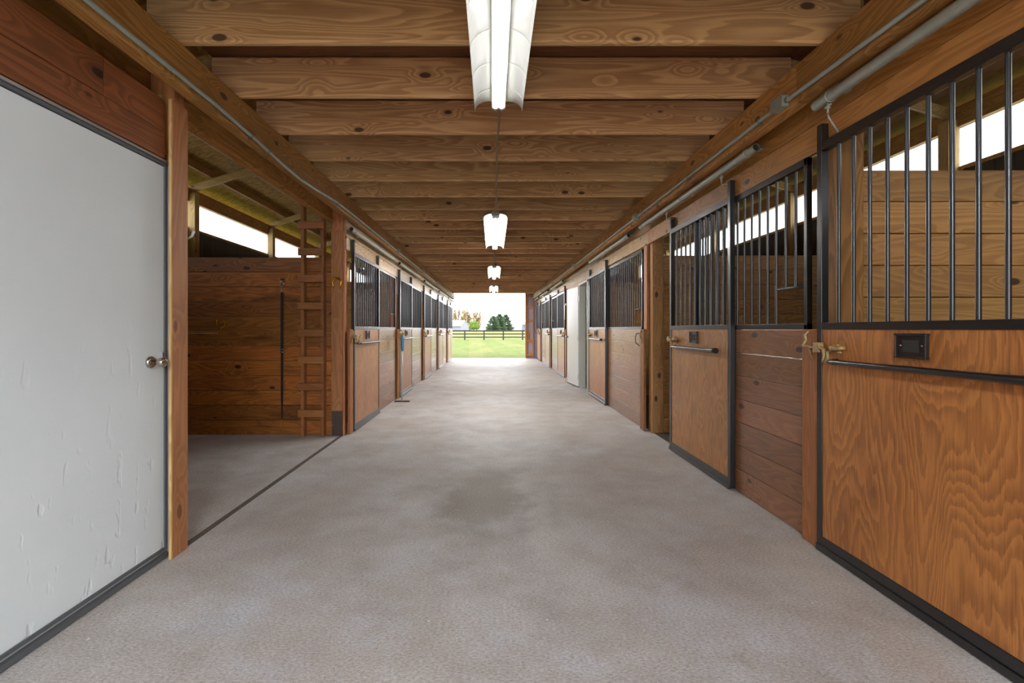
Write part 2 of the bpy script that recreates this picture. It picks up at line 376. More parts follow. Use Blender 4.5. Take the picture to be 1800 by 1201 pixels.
# ------------------------------------------------------------------ posts, beams, joists, roof framing
def post(x0, x1, y0, y1, z1, label, mat='post', dark=False, blocking=None, board=None):
    t = thing('wooden_post', label, 'post', ((x0+x1)/2, (y0+y1)/2, 0), 'square timber posts along the aisle')
    MB().box(x0, x1, y0, y1, 0, z1).build('timber', W(mat, 'Z'), t, .006)
    if board:
        for (bx0, bx1, by0, by1, bz0, bz1, bm) in board:
            MB().box(bx0, bx1, by0, by1, bz0, bz1).build('facing_board', W(bm, 'Z'), t, .003)
    if blocking:
        MB().box(*blocking).build('blocking', W('pale', 'Z'), t, .003)
    return t
PL = PC[1:]; nmP = ['beside the white steel door', 'with the brass horseshoe, beside the ladder', 'between the first and second left stalls', 'between the second and third left stalls', 'between the third and fourth left stalls', 'between the fourth and last left stalls']
ZB = 2.64
for i, y in enumerate(PL):
    bd = None
    if i == 0: bd = [(-1.828, -1.8105, y-.069, y-.061, 0, 2.6, 'pale'), (-1.83, -1.81, y-.06, y+.075, 0, 2.60, 'post'), (-2.02, -1.875, y-.06, y-.015, 2.30, 2.63, 'pale')]
    if i == 1: bd = [(-1.975, -1.835, y-.095, y-.071, .30, 2.50, 'post'), (-1.97, -1.84, y-.092, y-.071, 0, .30, 'darkw'), (-1.833, -1.81, y-.09, y-.073, 0, 2.5, 'post')]
    post(-1.97, -1.832, y-.07 if i else y-.014, y+.075, zr(1.9)+.0, 'reddish timber post on the left '+nmP[i], 'post', board=bd)
nmR = ['between the two nearest right doors', 'seen through the open gap of the second right stall', 'between the third right stall and tack room', 'just past the open white door', 'between the last two pairs of right doors', 'last before the far doorway on the right']
PR = [2.80, 5.98, 9.42, 12.42, 15.72, 18.92]
for i, y in enumerate(PR):
    post(1.998, 2.14, y-.08, y+.07, zr(2.0), 'brown timber post on the right '+nmR[i], 'stall' if i == 1 else 'beam',
         blocking=(1.88, 1.958, y-.13, y-.09, 2.62, 3.6))
for (xa, xb, lab, z) in ((-1.785, -1.71, 'long timber beam carrying the conduit above the left side of the aisle', ZB), (-2.055, -1.975, 'outer timber beam behind the left row of posts', ZB),
                      (1.80, 1.875, 'long timber beam carrying the conduit above the right side of the aisle', ZB), (2.145, 2.22, 'outer timber beam behind the right row of posts', ZB)):
    m = MB()
    ys = [YN+.06, -.5, 2.77 if xa < 0 else 2.8, 8.95 if xa < 0 else 9.3, 15.3, YF-.02]
    for a, b_ in zip(ys, ys[1:]): m.box(xa, xb, a+.001, b_-.001, z, ZJ-.001)
    tag(m.build('aisle_beam', W('beam', 'Y'), bevel=.003), lab, 'beam')
JY = [2.585+.601*k for k in range(-4, 31)]
jn = 0
for k, y in enumerate(JY):
    if y > YF-.1: break
    m = MB().box(-1.90, 2.02, y, y+.042, ZJ, ZJ+.272)
    o = m.build('ceiling_joist', W('joist', 'X'), bevel=.013)
    vis = k-4
    if vis < 0: lab = 'rough wooden ceiling joist above and behind the camera'
    elif vis == 0: lab = 'nearest wooden ceiling joist in view, at the top edge of the photo'
    else: lab = 'wooden ceiling joist across the aisle, %s from the near end' % ordn(vis)
    tag(o, lab, 'joist', 'ceiling joists across the aisle')
side = {-1: 'left', 1: 'right'}
for s_ in (-1, 1):
    for i, y in enumerate(PC):
        m = MB(); x1 = s_*(XO-.02); x0 = s_*1.0
        m.hexa([(x1, y-.02, zr(x1)), (x0, y-.02, zr(x0)), (x0, y+.02, zr(x0)), (x1, y+.02, zr(x1)), (x1, y-.02, zr(x1)+.14), (x0, y-.02, zr(x0)+.14), (x0, y+.02, zr(x0)+.14), (x1, y+.02, zr(x1)+.14)])
        tag(m.build('roof_rafter', W('pale', 'X')), 'sloping timber rafter under the %s roof, %s from the near end' % (side[s_], ordn(i)), 'rafter', 'roof rafters')
        m = MB().box(*sorted((s_*(XO-.15), s_*(XO-.01))), y-.07, y+.07, 0, zr(XO)+.0)
        tag(m.build('wall_post', W('pale', 'Z'), bevel=.004), 'pale timber post against the %s outer wall, %s from the near end' % (side[s_], ordn(i)), 'post', 'outer wall posts')
    for j in range(7):
        x = 5.3-j*.62; xs = s_*x; z = zr(x)+.14
        m = MB().box(xs-.02, xs+.02, YN+.1, YF-.1, z, z+.13)
        tag(m.build('roof_purlin', W('beam', 'Y')), 'dark timber purlin under the %s roof, %s up from the eave' % (side[s_], ordn(j)), 'purlin', 'roof purlins')
# partitions
def partition(y, s_, n, lab, kind, x_in):
    m = MB(); x0, x1 = sorted((s_*x_in, s_*(XO-.16)))
    z = 0
    for k in range(n):
        h = .1822 if s_ < 0 else .1858
        dx = R.uniform(-.003, .003)
        m.box(x0, x1, y+dx, y+.042, z+.002, z+h-.002); z += h
    tag(m.build('stall_partition', W(kind, 'X'), bevel=.005), lab, 'partition', 'plank walls between stalls')
for i, y in enumerate(PL):
    if i == 0: continue
    labs = ['reddish plank wall at the back of the open left bay', 'plank wall between the first and second left stalls', 'plank wall between the second and third left stalls', 'plank wall between the third and fourth left stalls', 'plank wall between the fourth and last left stalls']
    partition(y-.06, -1, 12, labs[i-1], 'bay' if i == 1 else 'stall', 1.975)
labs = ['plank wall seen through the bars of the nearest right door', 'plank wall seen through the second right stall grille', 'plank wall between the third right stall and tack room', 'plank wall beyond the tack room', 'plank wall between two far right stalls', 'plank wall of the farthest right stall']
for i, y in enumerate(PR): partition(y-.05, 1, 12, labs[i], 'stall', 2.145)
# plank wall behind the white door room (near left) closing the bay on the near side
tag(MB().box(-XO+.16, -1.98, 2.70, 2.75, 0, 2.6).build('stall_partition', W('bay', 'X')), 'plank wall closing the near side of the open left bay', 'partition', 'plank walls between stalls')

for s_, spans in ((1, [(-3.4, 2.72), (2.9, 5.9), (6.1, 9.32), (12.55, 15.6), (15.85, 18.8), (19.0, 21.0)]), (-1, [(5.97, 8.75), (8.95, 11.9), (12.15, 15.1), (15.35, 18.3), (18.5, 21.0)])):
    for (a, b_) in spans:
        struct(MB().box(*sorted((s_*2.02, s_*5.55)), a, b_, .0, .006).build('floor_stall', M['mat']))
# floor joint along the left bay
tag(MB().box(-1.865, -1.825, 2.82, 5.77, .0, .004).build('floor_joint', simple('dark_joint_filler', lin('5f554c'), .8, var=.2)), 'dark expansion joint strip between aisle floor and left bay', 'joint strip')

# ------------------------------------------------------------------ doors and stall fronts
def latch_parts(t, s_, x, y, z, d):
    """x outer face, y stile position, d = +1 if the door body lies towards +y"""
    o = -s_      # direction into the aisle
    m = MB()
    m.tube([(x+o*.018, y-d*.05, z), (x+o*.022, y+d*.01, z), (x+o*.024, y+d*.05, z), (x+o*.026, y+d*.075, z-.01), (x+o*.028, y+d*.085, z-.045), (x+o*.03, y+d*.07, z-.085)], [.008, .010, .010, .010, .010, .006], 8)
    m.tube([(x+o*.03, y+d*.11, z-.02), (x+o*.03, y+d*.115, z-.06), (x+o*.03, y+d*.085, z-.092)], [.008, .007, .005], 6)
    m.box(*sorted((x+o*.034, x+o*.001)), *sorted((y-d*.005, y+d*.038)), z-.028, z+.028)
    m.tube([(x+o*.015, y+d*.115, z-.02), (x+o*.02, y+d*.13, z), (x+o*.018, y+d*.18, z+.004), (x+o*.012, y+d*.215, z+.002)], [.008, .016, .018, .008], 8)
    m.tube([(x+o*.012, y+d*.14, z-.022), (x+o*.012, y+d*.19, z-.022)], .006, 6)
    lp = m.build('latch', M['latch'], t)
    MB().tube([(x+o*.03, y+d*.165, z+.022), (x+o*.035, y+d*.2, z+.018)], .007, 6).build('brass_knob', M['brass'], lp)
def stall_door(s_, xf, y0, y1, ztop, zst, label, latch_at, hang=True, near=False):
    """xf: |x| of the outer face; far/near latch side: latch_at = 'far' or 'near'"""
    x0, x1 = sorted((s_*xf, s_*(xf+.042)))
    t = thing('stall_door', label, 'door', (s_*xf, (y0+y1)/2, 0), 'sliding stall doors')
    st = .040
    m = MB()
    m.box(x0, x1, y0, y0+st, .015, zst); m.box(x0, x1, y1-st, y1, .015, zst)
    m.box(x0, x1, y0+st, y1-st, ztop-.052, ztop)
    m.box(x0, x1, y0+st, y1-st, 1.298, 1.338)
    m.box(x0, x1, y0+st, y1-st, .012, .094)
    xe = sorted((s_*xf, s_*(xf-.008)))
    m.box(*xe, y0, y1, .006, .042)
    m.build('frame', M['black'], t, .002)
    px0, px1 = sorted((s_*(xf+.006), s_*(xf+.034)))
    MB().box(px0, px1, y0+st-.004, y1-st+.004, .090, 1.302).build('panel', W('ply', 'Z'), t)
    n = max(3, round((y1-y0-2*st)/.107)-1); g = (y1-y0-2*st)/(n+1); xc = s_*(xf+.022)
    first = None
    for k in range(n):
        yy = y0+st+g*(k+1)
        if first is None:
            q = MB().tube([(xc, yy, 1.33), (xc, yy, ztop-.045)], .0095, 10, cap=False)
            first = q.build('bar', M['bar'], t); y_first = yy
        else:
            o = first.copy(); COL.objects.link(o); o.parent = t; o.location = (0, yy-y_first, 0)
    # blanket bar: flattened black bar with flared end
    o = -s_; zb = 1.118
    ya, yb = (y1-.13, y0+.17) if latch_at == 'far' else (y0+.13, y1-.17)
    if near: ya, yb = y1-.13, y0+.30
    m = MB()
    X = s_*xf
    pts = [(X+o*.004, ya, zb), (X+o*.03, ya-.02*(1 if ya > yb else -1), zb)]
    dd = 1 if ya > yb else -1
    pts += [(X+o*.034, ya-.06*dd, zb), (X+o*.036, (ya+yb)/2, zb), (X+o*.036, yb+.16*dd, zb), (X+o*.036, yb+.05*dd, zb), (X+o*.03, yb, zb)]
    m.tube(pts, [.013, .014, .015, .0155, .016, .019, .023], 12)
    m.tube([(X+o*.0, yb+.10*dd, zb), (X+o*.034, yb+.10*dd, zb)], .009, 8)
    m.tube([(X+o*.0, ya-.04*dd, zb+.012), (X+o*.032, ya-.04*dd, zb+.008)], .008, 8)
    m.build('blanket_bar', M['black'], t)
    # card holder
    yc = (y0+y1)/2 + (.035 if latch_at == 'far' else -.035)
    if near: yc = 2.155
    m = MB(); xa, xb = sorted((X+o*.004, X-o*.006))
    m.box(xa, xb, yc-.078, yc+.078, 1.172, 1.275)
    m.box(*sorted((X-o*.006, X+o*.016)), yc-.082, yc+.082, 1.272, 1.281); m.box(*sorted((X-o*.006, X+o*.016)), yc-.080, yc+.080, 1.166, 1.174)
    m.box(*sorted((X, X+o*.013)), yc-.080, yc-.074, 1.17, 1.28); m.box(*sorted((X, X+o*.013)), yc+.074, yc+.080, 1.17, 1.28)
    h = m.build('card_holder', M['black'], t, .001)
    MB().box(*sorted((X+o*.003, X+o*.008)), yc-.04, yc+.04, 1.195, 1.25).build('clip_plate', M['rubber'], h)
    ms = MB()
    for dy in (-.055, .055): ms.tube([(X+o*.003, yc+dy, 1.225), (X+o*.009, yc+dy, 1.225)], .005, 8)
    ms.build('screw', M['chrome'], h)
    if latch_at == 'far': latch_parts(t, s_, X, y1-.02, 1.195, -1)
    else: latch_parts(t, s_, X, y0+.02, 1.195, 1)
    # hangers up to the track
    zp = 2.585 if s_ > 0 else 2.52
    for yy in ((y0+.03, y1-.06) if not near else (y0+.3, y1-.17)):
        xt = s_*1.86 if s_ > 0 else -1.72
        m = MB()
        m.tube([(xt, yy, zp-.005), (xt, yy, zp-.085)], .006, 8)
        m.tube([(xt, yy-.022, zp-.045), (xt, yy+.022, zp-.045)], .007, 6)
        m.tube([(xt, yy, zp-.06), (xt, yy, zp-.045)], .013, 6)
        m.tube([(xt, yy, zp-.085), (xt+s_*.004, yy, zp-.11), (s_*(xf+.02), yy, (zst if not near else ztop)-.02)], .005, 8)
        m.build('hanger_bolt', M['pipe'], t)
    return t
def stall_front(s_, xf, y0, y1, ztop, label, feed=None, kind='front', grille=True):
    x0, x1 = sorted((s_*xf, s_*(xf+.035)))
    t = thing('stall_front', label, 'stall front', (s_*xf, (y0+y1)/2, 0), 'fixed stall fronts')
    m = MB(); z = .004
    for k in range(7):
        dx = R.uniform(-.001, .001)
        yj = None
        m.box(x0+dx, x1, y0, y1, z+.0012, z+.1836); z += .185
    m.build('plank_panel', W(kind, 'Y'), t, .003)
    if not grille: return t
    m = MB(); st = .028
    m.box(x0, x1, y0, y0+st, 1.30, ztop); m.box(x0, x1, y1-st, y1, 1.30, ztop)
    m.box(x0, x1, y0, y1, ztop-.045, ztop); m.box(x0, x1, y0, y1, 1.299, 1.336)
    xe = sorted((s_*xf, s_*(xf-.003))); m.box(*xe, y0, y1, 1.325, 1.336)
    n = max(3, round((y1-y0-2*st)/.107)-1); g = (y1-y0-2*st)/(n+1); xc = s_*(xf+.018)
    fr = None
    if feed == 'near': fy0, fy1 = y0+st, y0+st+3*g
    elif feed == 'far': fy0, fy1 = y1-st-3*g, y1-st
    else: fy0 = fy1 = None
    if feed: m.tube([(xc, fy0, 1.575), (xc, fy1, 1.575)], .008, 8)
    m.build('grille_frame', M['black'], t, .002)
    src = {}
    for k in range(n):
        yy = y0+st+g*(k+1)
        short = bool(feed) and fy0+.01 < yy < fy1-.01
        if short not in src:
            o = MB().tube([(xc, yy, 1.575 if short else 1.33), (xc, yy, ztop-.04)], .0085, 10, cap=False).build('bar', M['bar'], t)
            src[short] = (o, yy)
        else:
            a, ya = src[short]; o = a.copy(); COL.objects.link(o); o.parent = t; o.location = (0, yy-ya, 0)
    return t
def jamb(s_, xf, y0, y1, label, z1=1.30, hook=False, dark='jamb'):
    x0, x1 = sorted((s_*xf, s_*(xf+.033)))
    t = thing('jamb_board', label, 'jamb', (s_*xf, (y0+y1)/2, 0), 'door jamb boards')
    MB().box(x0, x1, y0, y1, .002, z1).build('board', W(dark, 'Z'), t, .005)
    o = -s_; X = s_*xf; yc = (y0+y1)/2
    m = MB()
    m.tube([(X+o*.004, yc, 1.29), (X+o*.014, yc+.02, 1.265), (X+o*.02, yc+.0, 1.235), (X+o*.02, yc+.03, 1.20), (X+o*.02, yc-.03, 1.195), (X+o*.008, yc-.02, 1.155), (X+o*.002, yc-.03, 1.12)], [.006, .009, .008, .009, .009, .008, .004], 8)
    m.build('strike', M['latch'], t)
    return t
def header(s_, xf, y0, y1, z0, zm, z1, label, kind='header'):
    x0, x1 = sorted((s_*xf, s_*(xf+.03)))
    m = MB().box(x0, x1, y0+.0015, y1-.0015, z0, zm-.0015); m.box(x0+R.uniform(-.002, .002), x1, y0+.0015, y1-.0015, zm+.0015, z1)
    return tag(m.build('header_boards', W(kind, 'Y'), bevel=.003), label, 'header board', 'header boards above the stalls')

XL, XR = 1.748, 1.915
# right side
ZT = 2.375
stall_door(1, XR, 1.30, 2.79, 2.392, 2.50, 'nearest sliding stall door on the right, cut off by the photo edge', 'far', near=True)
stall_door(1, XR, 3.81, 5.11, ZT, 2.505, 'second sliding stall door on the right, slid partly open', 'far')
stall_door(1, XR, 8.03, 9.40, 2.35, 2.48, 'third sliding stall door on the right, beside the white doorway', 'far')
stall_door(1, XR, 12.62, 13.98, 2.33, 2.46, 'sliding stall door on the right just beyond the open white door', 'near')
stall_door(1, XR, 15.92, 17.28, 2.33, 2.46, 'second last sliding stall door on the right', 'near')
stall_door(1, XR, 19.12, 20.45, 2.33, 2.46, 'farthest sliding stall door on the right by the far doorway', 'near')
stall_front(1, 1.962, 2.95, 4.58, ZT, 'fixed plank front between the two nearest right doors', 'near')
stall_front(1, 1.962, 6.20, 8.07, 2.355, 'fixed plank front with brown grille past the open gap on the right', 'near')
stall_front(1, 1.962, 10.62, 12.33, ZT, 'plank wall behind the open white door on the right', None, grille=False)
stall_front(1, 1.962, 13.94, 15.62, 2.335, 'fixed plank front on the right, first beyond the white door', 'far')
stall_front(1, 1.962, 17.24, 18.82, 2.335, 'fixed plank front on the right, second beyond the white door', 'far')
stall_front(1, 1.962, 20.40, 21.1, 2.335, 'last short plank front on the right at the far doorway', None)
jamb(1, 1.926, 2.80, 2.94, 'reddish jamb board with latch strike beside the nearest right door')
jamb(1, 1.926, 6.02, 6.18, 'reddish jamb board at the far edge of the open right gap')
jamb(1, 1.926, 9.41, 9.52, 'jamb board between third right stall door and white doorway')
jamb(1, 1.926, 12.42, 12.58, 'jamb board beside the leading edge of the open white door')
jamb(1, 1.926, 15.72, 15.87, 'jamb board between the two middle far right stalls')
jamb(1, 1.926, 18.92, 19.07, 'farthest jamb board on the right')
# upper trim above the jambs (to the header)
for i, (a, b_) in enumerate(((6.01, 6.13), (9.41, 9.50), (12.42, 12.52), (15.72, 15.82), (18.92, 19.02))):
    tag(MB().box(1.962, 1.992, a, b_, 1.30, 2.372).build('upper_jamb', W('jamb', 'Z'), bevel=.003), 'upper jamb trim on the right, %s from the near end' % ordn(i), 'jamb', 'upper jamb trims right')
ys = [YN+.1, -.45, 2.765, 5.97, 9.42, 12.42, 15.72, 18.92, YF-.15]
wh = ['behind the camera', 'above the nearest right door', 'above the second right stall', 'above the third right stall', 'above the white doorway', 'above the first stall past the white door', 'above the second last right stall', 'above the farthest right stall']
for i in range(len(ys)-1): header(1, 1.962, ys[i], ys[i+1], 2.394 if i < 2 else 2.376, 2.545, 2.74, ('golden brown' if i < 3 else 'pale brown')+' header boards '+wh[i], 'header' if i < 3 else 'headerw')
# left side
ZTL = 2.28
sL = [5.97, 8.94, 12.14, 15.34, 18.49]
eL = [8.74, 11.92, 15.12, 18.28, 21.1]
wl = ['nearest', 'second', 'third', 'fourth', 'farthest']
for i, (a, e) in enumerate(zip(sL, eL)):
    stall_door(-1, XL, a, a+1.33, ZTL, 2.435, '%s sliding stall door on the left' % wl[i], 'near')
    stall_front(-1, 1.795, a+1.30, e, ZTL, '%s fixed plank stall front on the left' % wl[i], 'far' if i == 0 else None)
    jamb(-1, 1.757, a-.15, a-.01, 'jamb board before the %s left stall door' % wl[i])
ys = [5.80, 8.82, 12.05, 15.25, 18.4, YF-.15]
for i in range(5): header(-1, 1.795, ys[i], ys[i+1], 2.283, 2.44, 2.70, 'weathered header boards above the %s left stall' % wl[i], 'headerw')

# tracks
def track(s_, y0, y1, label):
    x, z = (1.86, 2.585) if s_ > 0 else (-1.72, 2.52)
    t = thing('door_track', label, 'door track', (x, (y0+y1)/2, z), 'round door tracks')
    m = MB(); m.tube([(x, y0, z), (x, y1, z)], .028, 20, cap=False); m.tube([(x, y0, z), (x, y1, z)], .024, 20, cap=False)
    m.build('pipe', M['pipe'], t)
    c = MB(); c.tube([(x, y0+.015, z), (x, y0+.02, z)], .0238, 16); c.tube([(x, y1-.02, z), (x, y1-.015, z)], .0238, 16); c.build('end_plug', M['rubber'], t)
    n = 3
    for i in range(n):
        k = MB(); yy = y0+.12+(y1-y0-.24)*i/(n-1)
        k.tube([(x+math.cos(a)*.031, yy, z+math.sin(a)*.031) for a in [j*2*PI/16 for j in range(16)]], .004, 6, closed=True)
        k.box(*sorted((x+s_*.02, s_*(1.962 if s_ > 0 else 1.795))), yy-.02, yy+.02, z+.022, z+.03)
        k.build('bracket', M['pipe'], t)
rt = [(.12, 2.72), (3.33, 5.94), (6.46, 9.05), (12.5, 15.15), (15.85, 18.45), (19.05, 21.05)]
wt = ['nearest right stall door', 'second right stall door', 'third right stall door', 'first right door past the white door', 'second last right stall door', 'farthest right stall door']
for (a, b_), l in zip(rt, wt): track(1, a, b_, 'round galvanised track pipe above the '+l)
for i, a in enumerate(sL): track(-1, a-.22, a+2.42, 'round galvanised track pipe above the %s left stall door' % wl[i])

# conduits and junction boxes
def conduit(pts, x, s_, label, straps):
    t = thing('electrical_conduit', label, 'conduit', (x, pts[0][0], pts[0][1]))
    MB().tube([(x, a, b_) for a, b_ in pts], .0125, 12).build('pipe', M['conduit'], t)
    def zat(y):
        for (a, za), (b_, zb_) in zip(pts, pts[1:]):
            if a <= y <= b_: return za+(zb_-za)*(y-a)/(b_-a)
        return pts[-1][1]
    for y in straps:
        z = zat(y); m = MB()
        m.tube([(x-s_*.004+math.cos(a)*.0165, y, z+math.sin(a)*.0165) for a in [j*2*PI/12 for j in range(12)]], .003, 6, closed=True)
        m.box(*sorted((x+s_*.008, x+s_*.015)), y-.008, y+.008, z-.035, z-.012)
        m.build('strap', M['galv'], t)
conduit([(-3.4, 2.665), (1.0, 2.67), (2.0, 2.672), (2.9, 2.672), (3.42, 2.652), (3.8, 2.628), (4.15, 2.618), (4.5, 2.635), (5.1, 2.68), (5.9, 2.69), (8.4, 2.69), (8.9, 2.69), (21.0, 2.70)],
        -1.692, -1, 'grey conduit running along the left aisle beam, with a sag', [.8, 3.3, 3.55, 5.15, 6.5, 7.6, 9.7, 10.8, 12.8, 14.0, 15.8])
conduit([(-3.4, 2.66), (1.6, 2.655), (2.2, 2.67), (2.9, 2.69), (21.0, 2.70)], 1.783, 1, 'grey conduit running along the right aisle beam', [1.6, 3.15, 4.3, 5.6, 7.5, 9.3, 12.0, 15.2])
lbl = ['nearest left', 'second left', 'third left', 'farthest left']
for s_, x, ylist, names in ((-1, -1.71, [8.42, 11.4, 14.35, 17.4], ['nearest on the left beam', 'second on the left beam', 'third on the left beam', 'farthest on the left beam']),
                            (1, 1.80, [2.92, 5.86, 10.4, 14.1, 17.4], ['nearest on the right beam', 'second on the right beam', 'third on the right beam', 'fourth on the right beam', 'farthest on the right beam'])):
    for y, n in zip(ylist, names):
        z = 2.69; o = -s_
        t = thing('junction_box', 'small grey metal junction box, '+n, 'junction box', (x, y, z), 'junction boxes on the beams')
        m = MB(); m.box(*sorted((x+o*.001, x+o*.045)), y-.055, y+.055, z-.035, z+.035); m.build('housing', M['boxm'], t, .004)
        m = MB(); m.box(*sorted((x+o*.045, x+o*.049)), y-.06, y+.06, z-.039, z+.039)
        m.build('cover', M['boxm'], t, .002)
        m = MB(); m.tube([(x+o*.017, y-.09, z), (x+o*.017, y-.055, z)], .017, 10); m.tube([(x+o*.017, y+.055, z), (x+o*.017, y+.09, z)], .017, 10); m.build('connector', M['boxm'], t)

# ------------------------------------------------------------------ fluorescent fixtures
def fixture(y0, y1, label, glow, hw=.158):
    cx = .04; zt = ZJ-.006
    t = thing('fluorescent_light', label, 'ceiling light', (cx, (y0+y1)/2, zt), 'fluorescent lights along the aisle')
    prof = [(.045, zt-.02)]
    for k in range(9):
        a = PI/2*k/8
        prof.append((.055+(hw-.055)*math.sin(a), zt-.018-.062*(1-math.cos(a))))
    prof.append((hw+.001, zt-.087))
    for sgn in (-1, 1):
        m = MB(); top = [(cx+sgn*x, z) for x, z in prof]
        for (x0, z0), (x1, z1) in zip(top, top[1:]):
            n = len(m.v); m.v += [(x0, y0, z0), (x1, y0, z1), (x1, y1, z1), (x0, y1, z0)]; m.f.append((n, n+1, n+2, n+3)); m.smooth.append(True)
        o = m.build('reflector', M['white'], t)
        o.modifiers.new('w', 'WELD'); md = o.modifiers.new('s', 'SOLIDIFY'); md.thickness = .0015
        rb = MB(); ny = int((y1-y0)/.30)
        for k in range(ny):
            yy = y0+.15+k*.30
            pts = [(cx+sgn*(x), yy+.06*(q/(len(prof)-3)), z-.003) for q, (x, z) in enumerate(prof[1:-1])]
            rb.tube(pts, .0025, 5)
        rb.build('reflector_rib', M['white'], o)
    MB().box(cx-.046, cx+.046, y0+.01, y1-.01, zt-.045, zt-.0).build('ballast_channel', M['white'], t, .003)
    for sgn in (-1, 1):
        tb = MB().tube([(cx+sgn*.021, y0+.04, zt-.066), (cx+sgn*.021, y1-.03, zt-.066)], .0185, 14).build('fluorescent_tube', glow, t)
        e = MB()
        for (a, b_) in ((y0+.02, y0+.042), (y1-.032, y1-.004)): e.tube([(cx+sgn*.021, a, zt-.066), (cx+sgn*.021, b_, zt-.066)], .0192, 12)
        e.build('tube_cap', M['alu'], tb)
    m = MB()
    for yy in (y0+.0, y1-.03): m.box(cx-.044, cx+.044, yy, yy+.028, zt-.075, zt-.04)
    m.build('lamp_holder', M['white'], t)
    m = MB(); m.box(cx-.05, cx-.015, y0-.05, y0+.0, zt-.04, zt+.004); m.box(cx+.015, cx+.05, y0-.05, y0, zt-.04, zt+.004); m.box(cx-.05, cx+.05, y0-.03, y0, zt-.045, zt-.02)
    m.build('hanger_bracket', M['galv'], t)
ft = [(-3.4, -1.0, 'R'), (.78, 3.20, 'N'), (6.30, 8.75, 'M'), (11.5, 13.95, 'M'), (16.7, 19.15, 'M')]  # R is an added out-of-view fixture that serves as near-end fill light
fl = ['twin tube light fixture overhead behind the camera', 'nearest twin tube light with curved white reflector, cut by the top edge', 'second brightly lit twin tube ceiling light', 'third brightly lit twin tube ceiling light', 'farthest small lit twin tube ceiling light']
for (a, b_, q), l in zip(ft, fl): fixture(a, b_, l, {'N': M['tubenear'], 'R': M['tuberear'], 'M': M['tube']}[q])
cl = ['between the first and second lights', 'between the second and third lights', 'between the third and fourth lights']
for i, (a, b_) in enumerate(((3.2, 6.27), (8.75, 11.46), (13.95, 16.66))):
    pts = []; n = 24
    for k in range(n+1):
        f_ = k/n; pts.append((.04+.006*math.sin(f_*17+i), a+(b_-a)*f_, ZJ-.016-.010*abs(math.sin(f_*PI*5))))
    o = MB().tube(pts, .008, 8).build('power_cord', M['cord'])
    tag(o, 'brown power cord hanging under the joists '+cl[i], 'cord', 'cords between lights')

# ------------------------------------------------------------------ left white door and its wall
m = MB()
t = thing('door_1', 'large white steel door with satin knob in the near left wall', 'door', (-1.87, 2.1, 0)); t['kind'] = 'structure'
MB().box(-1.905, -1.870, 1.40, 2.700, .03, 2.225).build('leaf', M['whitedoor'], t, .002)
m = MB()
m.box(-1.869, -1.862, 1.40, 2.700, .028, .062); m.box(-1.869, -1.852, 1.40, 2.700, .006, .030)
m.build('door_sweep', M['darkseal'], t)
MB().box(-1.862, -1.858, 1.40, 2.700, .041, .046).build('sweep_edge', M['alu'], t)
m = MB(); m.box(-1.869, -1.861, 2.682, 2.700, 0, 2.245); m.box(-1.872, -1.855, 1.40, 2.700, 2.228, 2.241)
m.build('stop_trim', M['darkseal'], t)
m = MB(); m.box(-1.860, -1.850, 2.701, 2.709, 0, 2.26); m.box(-1.860, -1.848, 1.40, 2.700, 2.243, 2.256)
m.build('metal_edge', M['alu'], t)
kz = 1.12; ky = 2.575
m = MB(); m.tube([(-1.869, ky, kz), (-1.862, ky, kz), (-1.850, ky, kz)], [.033, .034, .026], 24)
m.tube([(-1.85, ky, kz), (-1.835, ky, kz), (-1.822, ky, kz), (-1.810, ky, kz), (-1.796, ky, kz), (-1.786, ky, kz), (-1.782, ky, kz)], [.012, .013, .021, .0255, .027, .022, .012], 24)
m.build('knob', M['nickel'], t)
MB().box(-1.868, -1.856, 2.655, 2.683, kz-.0, kz+.05).build('latch_plate', M['alu'], t)
m = MB()
m.box(-1.87, -1.845, YN+.1, 2.66, 2.262, 2.408)
m.box(-1.868, -1.847, YN+.1, 2.24, 2.411, 2.593); m.box(-1.872, -1.849, 2.243, 2.66, 2.411, 2.593)
tag(m.build('header_boards', W('roomw', 'Y'), bevel=.003), 'reddish brown boards above the white left door', 'header board', 'header boards above the stalls')
m = MB()
z = 0
for k in range(12): m.box(-1.87, -1.845, YN+.1, 1.39, z+.001, z+.186); z += .188
struct(m.build('wall_left_room', W('bay', 'Y'), bevel=.003))
bpy.data.objects['wall_left_room'].name = 'wall_near'
# dark room behind the boards
MBk = MB().box(-2.5, -2.46, YN+.1, 2.65, 0, 2.62); struct(MBk.build('wall_inner', M['siding']))

# ------------------------------------------------------------------ right white door (open) and doorway
t = thing('door_2', 'white steel door swung open flat against the right stalls', 'door', (1.9, 10.48, 0)); t['kind'] = 'structure'
hx, hy = 1.895, 10.50; ex, ey = 1.80, 11.42
dx, dy = ex-hx, ey-hy; L = math.hypot(dx, dy); ux, uy = dx/L, dy/L; nx, ny = -uy, ux   # normal into aisle (-x)
def dp(u, n_, z): return (hx+ux*u+nx*n_, hy+uy*u+ny*n_, z)
def dbox(m, u0, u1, n0, n1, z0, z1): m.hexa([dp(u0, n0, z0), dp(u1, n0, z0), dp(u1, n1, z0), dp(u0, n1, z0), dp(u0, n0, z1), dp(u1, n0, z1), dp(u1, n1, z1), dp(u0, n1, z1)])
m = MB(); dbox(m, 0, L, -.042, 0, .03, 2.25); m.build('leaf', M['whiteg'], t, .003)
m = MB(); dbox(m, 0, L, -.04, -.002, .005, .03); m.build('door_sweep', M['darkseal'], t)
for z in (.25, 1.12, 1.98):
    m = MB(); dbox(m, -.045, .0, -.035, -.030, z-.06, z+.06); m.tube([dp(-.004, -.003, z-.06), dp(-.004, -.003, z+.06)], .009, 8); dbox(m, -.10, -.005, -.006, -.001, z-.06, z+.06); m.build('hinge', M['alu'], t)
